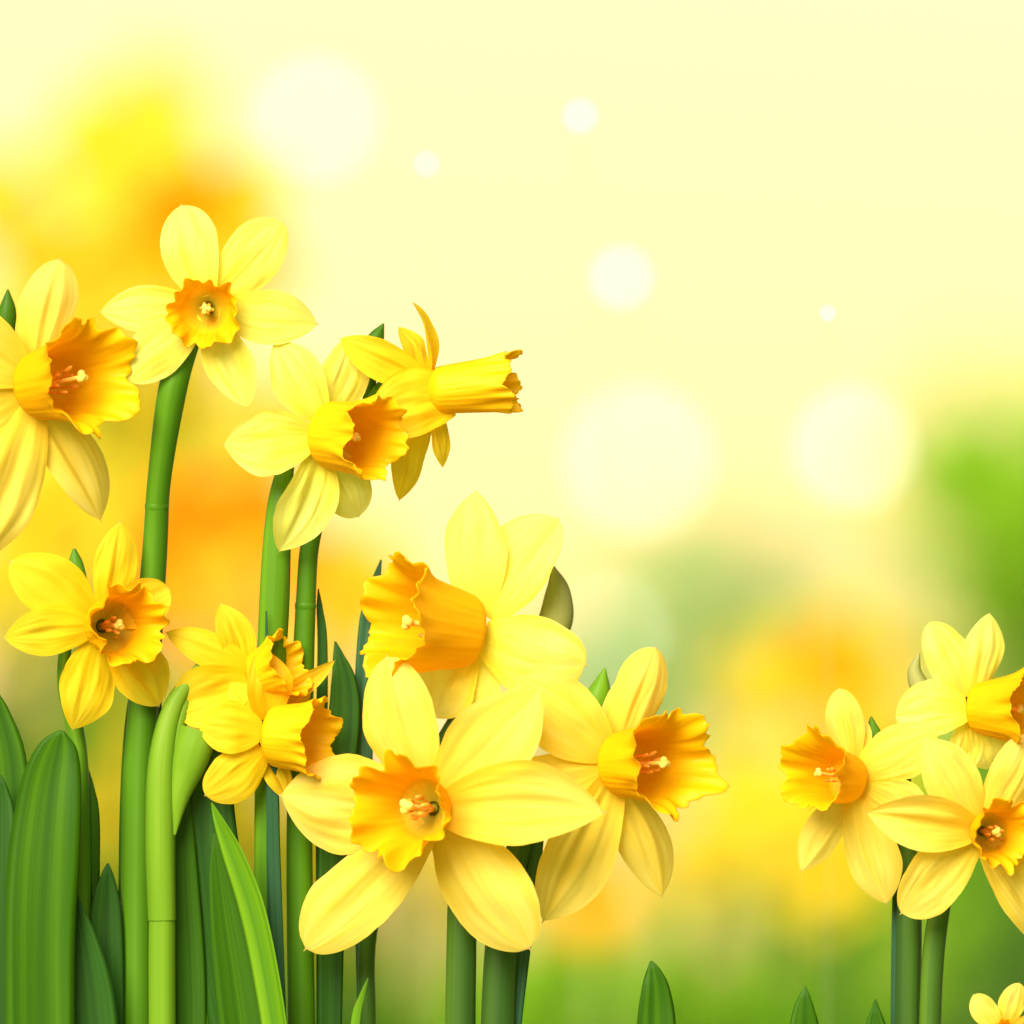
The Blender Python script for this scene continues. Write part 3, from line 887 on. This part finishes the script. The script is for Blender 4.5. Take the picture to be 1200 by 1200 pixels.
FAR = [
    ('blurred golden daffodil with an orange centre, high at the left behind the topmost bloom', 225, 280, 4.9, 225, True, (.0, 0, 1), True),
    ('blurred daffodil with a strong orange centre, between the two tall stems at the left', 258, 655, 4.8, 200, True, (0, 0, 1), True),
    ('highest blurred yellow daffodil, soft plume at the upper left', 112, 170, 5.2, 130, False, (-.5, 0, .8), True),
    ('blurred yellow daffodil at the very edge, upper left', 0, 230, 5.4, 120, False, (.2, 0, .9), True),
    ('blurred amber daffodil behind the wide trumpet at the left edge', 110, 335, 5.1, 150, True, (-.2, 0, .9), True),
    ('blurred yellow daffodil at the left edge behind the cut-off bloom', 20, 440, 5.3, 190, False, (-.4, 0, .9), True),
    ('blurred yellow daffodil behind the bloom on the thin stem', 70, 620, 5.0, 190, False, (.3, 0, .9), True),
    ('blurred yellow daffodil behind the upper part of the tall thick stem', 200, 480, 5.5, 190, False, (.2, .1, 1), True),
    ('blurred yellow daffodil behind the pair of upper blooms', 330, 500, 5.4, 130, False, (.2, .1, 1), True),
    ('far blurred golden daffodil behind the highest plume at the upper left', 180, 130, 5.9, 150, False, (.2, 0, .9), True),
    ('far blurred golden daffodil behind the petals of the cut-off bloom', 120, 520, 5.8, 210, True, (-.1, 0, .9), True),
    ('far blurred golden daffodil behind the tall stem and its node', 190, 590, 5.9, 200, True, (.1, 0, .9), True),
    ('far blurred golden daffodil at the left edge, halfway up', -10, 700, 5.9, 170, False, (.1, 0, .9), True),
    ('far blurred golden daffodil between the topmost bloom and the left edge', 60, 300, 5.9, 170, False, (.1, 0, .9), True),
    ('low blurred golden daffodil between the broad leaf and the tall thick stem', 130, 950, 5.2, 150, False, (.1, 0, .9), True),
    ('low blurred golden daffodil behind the bright folded leaf', 270, 980, 5.3, 150, False, (-.1, 0, .9), True),
    ('low blurred golden daffodil behind the foot of the noded stem', 360, 1090, 5.4, 130, False, (.1, 0, .9), True),
    ('blurred yellow daffodil right behind the small left-facing bloom', 1000, 910, 5.4, 150, False, (.1, 0, .9), True),
    ('blurred pale golden daffodil left of the centre behind the noded stem', 410, 690, 5.1, 150, False, (.3, 0, .9), True),
    ('blurred golden daffodil behind the deep golden pair', 300, 830, 5.2, 170, False, (-.2, 0, .9), True),
    ('blurred yellow daffodil behind the tall stems at the lower left', 140, 850, 5.3, 150, False, (.2, .1, 1), True),
    ('low blurred yellow daffodil behind the stems left of the largest bloom', 380, 990, 5.3, 150, False, (-.2, 0, .9), True),
    ('low blurred yellow daffodil behind the largest bloom', 540, 1000, 5.4, 140, False, (0, 0, 1), True),
    ('low blurred daffodil with an orange centre right of the thick stem pair', 690, 1050, 5.0, 120, True, (0, 0, 1), True),
    ('low blurred yellow daffodil right of the bloom with the right-facing open trumpet', 815, 1010, 5.4, 110, False, (.2, 0, 1), True),
    ('blurred golden daffodil with an orange centre behind the small left-facing bloom', 985, 790, 5.2, 165, True, (0, 0, 1), True),
    ('blurred yellow daffodil left of the small left-facing bloom', 890, 800, 5.5, 110, False, (-.3, 0, .9), True),
    ('blurred yellow daffodil lower left of the small left-facing bloom', 880, 940, 5.2, 140, False, (-.3, 0, .9), True),
    ('low blurred golden daffodil under the small left-facing bloom', 965, 1010, 5.1, 150, False, (.2, .1, .9), True),
]
for i, (lb, px, py, D, rad, orr, face, gold) in enumerate(FAR):
    far_flower(lb, px, py, D, rad, 100 + i * 3, orr, face, gold)


# ------------------------------------------------------------------ blurred shrubs
def shrub(label, px, py, D, rx, rz, n, mats, seed, name='leafy_shrub', ls=.03):
    rnd = random.Random(seed)
    c = at(px, py, D)
    k = D / DIST * S
    rx, rz = rx * k, rz * k
    base = Vector((c.x, c.y, 0))
    root = thing(name, label, 'shrub', base, 'blurred shrubs in the background')
    tb = MB()
    thin = .3 if mats == SHRUB_PALE else 1.0
    for q in range(5):
        a = rnd.uniform(0, 6.28)
        e = c + Vector((math.cos(a) * rx * .5, math.sin(a) * rx * .5, rnd.uniform(-.2, .4) * rz))
        tube(tb, [(base + Vector((.02 * math.cos(a), .02 * math.sin(a), -.01)), .012 * thin), (base.lerp(e, .5) + Vector((0, 0, .03)), .008 * thin), (e, .003 * thin)], 10, 7)
    tb.build('trunk', STEM if thin < 1 else STEM_DARK, root, origin=base)
    mb = MB()
    clumps = []
    for q in range(26):
        while True:
            v = Vector((rnd.uniform(-1, 1), rnd.uniform(-1, 1), rnd.uniform(-1, 1)))
            if v.length < 1: break
        clumps.append((Vector((v.x * rx, v.y * rx * .8, v.z * rz)), rnd.uniform(.25, .45)))
    for q in range(n):
        cc, cr = rnd.choice(clumps)
        p = c + cc + Vector((rnd.gauss(0, 1) * rx, rnd.gauss(0, 1) * rx, rnd.gauss(0, 1) * rz)) * (cr * .5)
        if p.z < .02: continue
        a = Vector((rnd.gauss(0, 1), rnd.gauss(0, 1), rnd.gauss(0, .8))).normalized()
        b = a.cross(Vector((rnd.gauss(0, 1), rnd.gauss(0, 1), rnd.gauss(0, 1)))).normalized()
        l = ls * rnd.uniform(.6, 1.3)
        nn = a.cross(b) * (l * .12)
        mb.grid([[p - a * l, p - a * l], [p - b * l * .35 + nn, p + b * l * .35 + nn], [p + a * l * .4 - b * l * .3, p + a * l * .4 + b * l * .3], [p + a * l, p + a * l]], lambda i, j: (j, i / 3))
    mb.build('crown', mats, root, origin=base)
    return root


shrub('bright green blurred shrub at the right edge behind the small blooms', 1215, 620, 9.0, 150, 180, 1900, SHRUB, 1, ls=.028)
shrub('low blurred shrub at the right behind the frilled bloom, under the bright green shrub', 1150, 980, 10.0, 170, 150, 1800, SHRUB, 2, ls=.03)
shrub('thin pale green blurred shrub right of the left-turned orange trumpet', 740, 760, 11.0, 160, 150, 230, SHRUB_PALE, 3, ls=.03)
shrub('sparse pale shrub between the right large light disc and the bright green shrub', 950, 690, 12.0, 150, 120, 40, SHRUB_PALE, 7, ls=.03)
shrub('low blurred shrub below the open orange trumpet facing right', 690, 1190, 8.0, 190, 80, 2600, SHRUB, 4, ls=.025)
shrub('low blurred shrub between the low leaf tips', 900, 1190, 8.6, 130, 70, 1800, SHRUB, 5, ls=.025)
shrub('blurred olive shrub behind the leaves at the lower left', 90, 1040, 7.5, 170, 190, 2600, LEAF, 6, ls=.025)

# ------------------------------------------------------------------ glowing balls on thin wires, added to blur into bokeh discs
gm, gt, go = new_mat('bokeh_glow')  # emission stands in for bright sparkles; no lamp stands here
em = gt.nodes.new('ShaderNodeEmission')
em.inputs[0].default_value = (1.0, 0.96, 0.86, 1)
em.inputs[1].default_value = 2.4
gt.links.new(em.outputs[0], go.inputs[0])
BOKEH_BALLS = [
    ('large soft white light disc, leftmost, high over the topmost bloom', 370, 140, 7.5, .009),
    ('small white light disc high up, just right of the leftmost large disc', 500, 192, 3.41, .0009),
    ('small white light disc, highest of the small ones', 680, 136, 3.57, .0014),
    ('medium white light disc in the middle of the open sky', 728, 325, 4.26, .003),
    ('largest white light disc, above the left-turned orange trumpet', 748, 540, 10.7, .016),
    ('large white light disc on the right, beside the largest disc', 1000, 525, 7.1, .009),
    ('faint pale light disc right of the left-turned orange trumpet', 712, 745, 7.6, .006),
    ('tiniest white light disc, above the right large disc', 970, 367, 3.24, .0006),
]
for lb, px, py, D, r in BOKEH_BALLS:
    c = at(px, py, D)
    root = thing('bokeh_ball', lb, 'garden light', Vector((c.x, c.y, 0)), 'added glowing balls that blur into bokeh discs')
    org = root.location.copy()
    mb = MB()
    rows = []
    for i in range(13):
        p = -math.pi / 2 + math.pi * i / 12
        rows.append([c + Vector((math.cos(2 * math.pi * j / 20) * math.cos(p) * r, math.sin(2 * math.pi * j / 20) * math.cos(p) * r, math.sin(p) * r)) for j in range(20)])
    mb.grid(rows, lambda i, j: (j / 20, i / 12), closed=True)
    mb.build('glow_ball', gm, root, origin=org)
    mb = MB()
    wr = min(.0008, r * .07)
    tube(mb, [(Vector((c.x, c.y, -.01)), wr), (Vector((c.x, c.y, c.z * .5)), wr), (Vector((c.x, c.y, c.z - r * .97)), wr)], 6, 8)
    mb.build('bokeh_wire', WIRE, root, origin=org)

# ------------------------------------------------------------------ render
scene.cycles.use_denoising = True
scene.cycles.max_bounces = 8
scene.cycles.diffuse_bounces = 4
scene.cycles.transmission_bounces = 6
scene.cycles.use_fast_gi = False
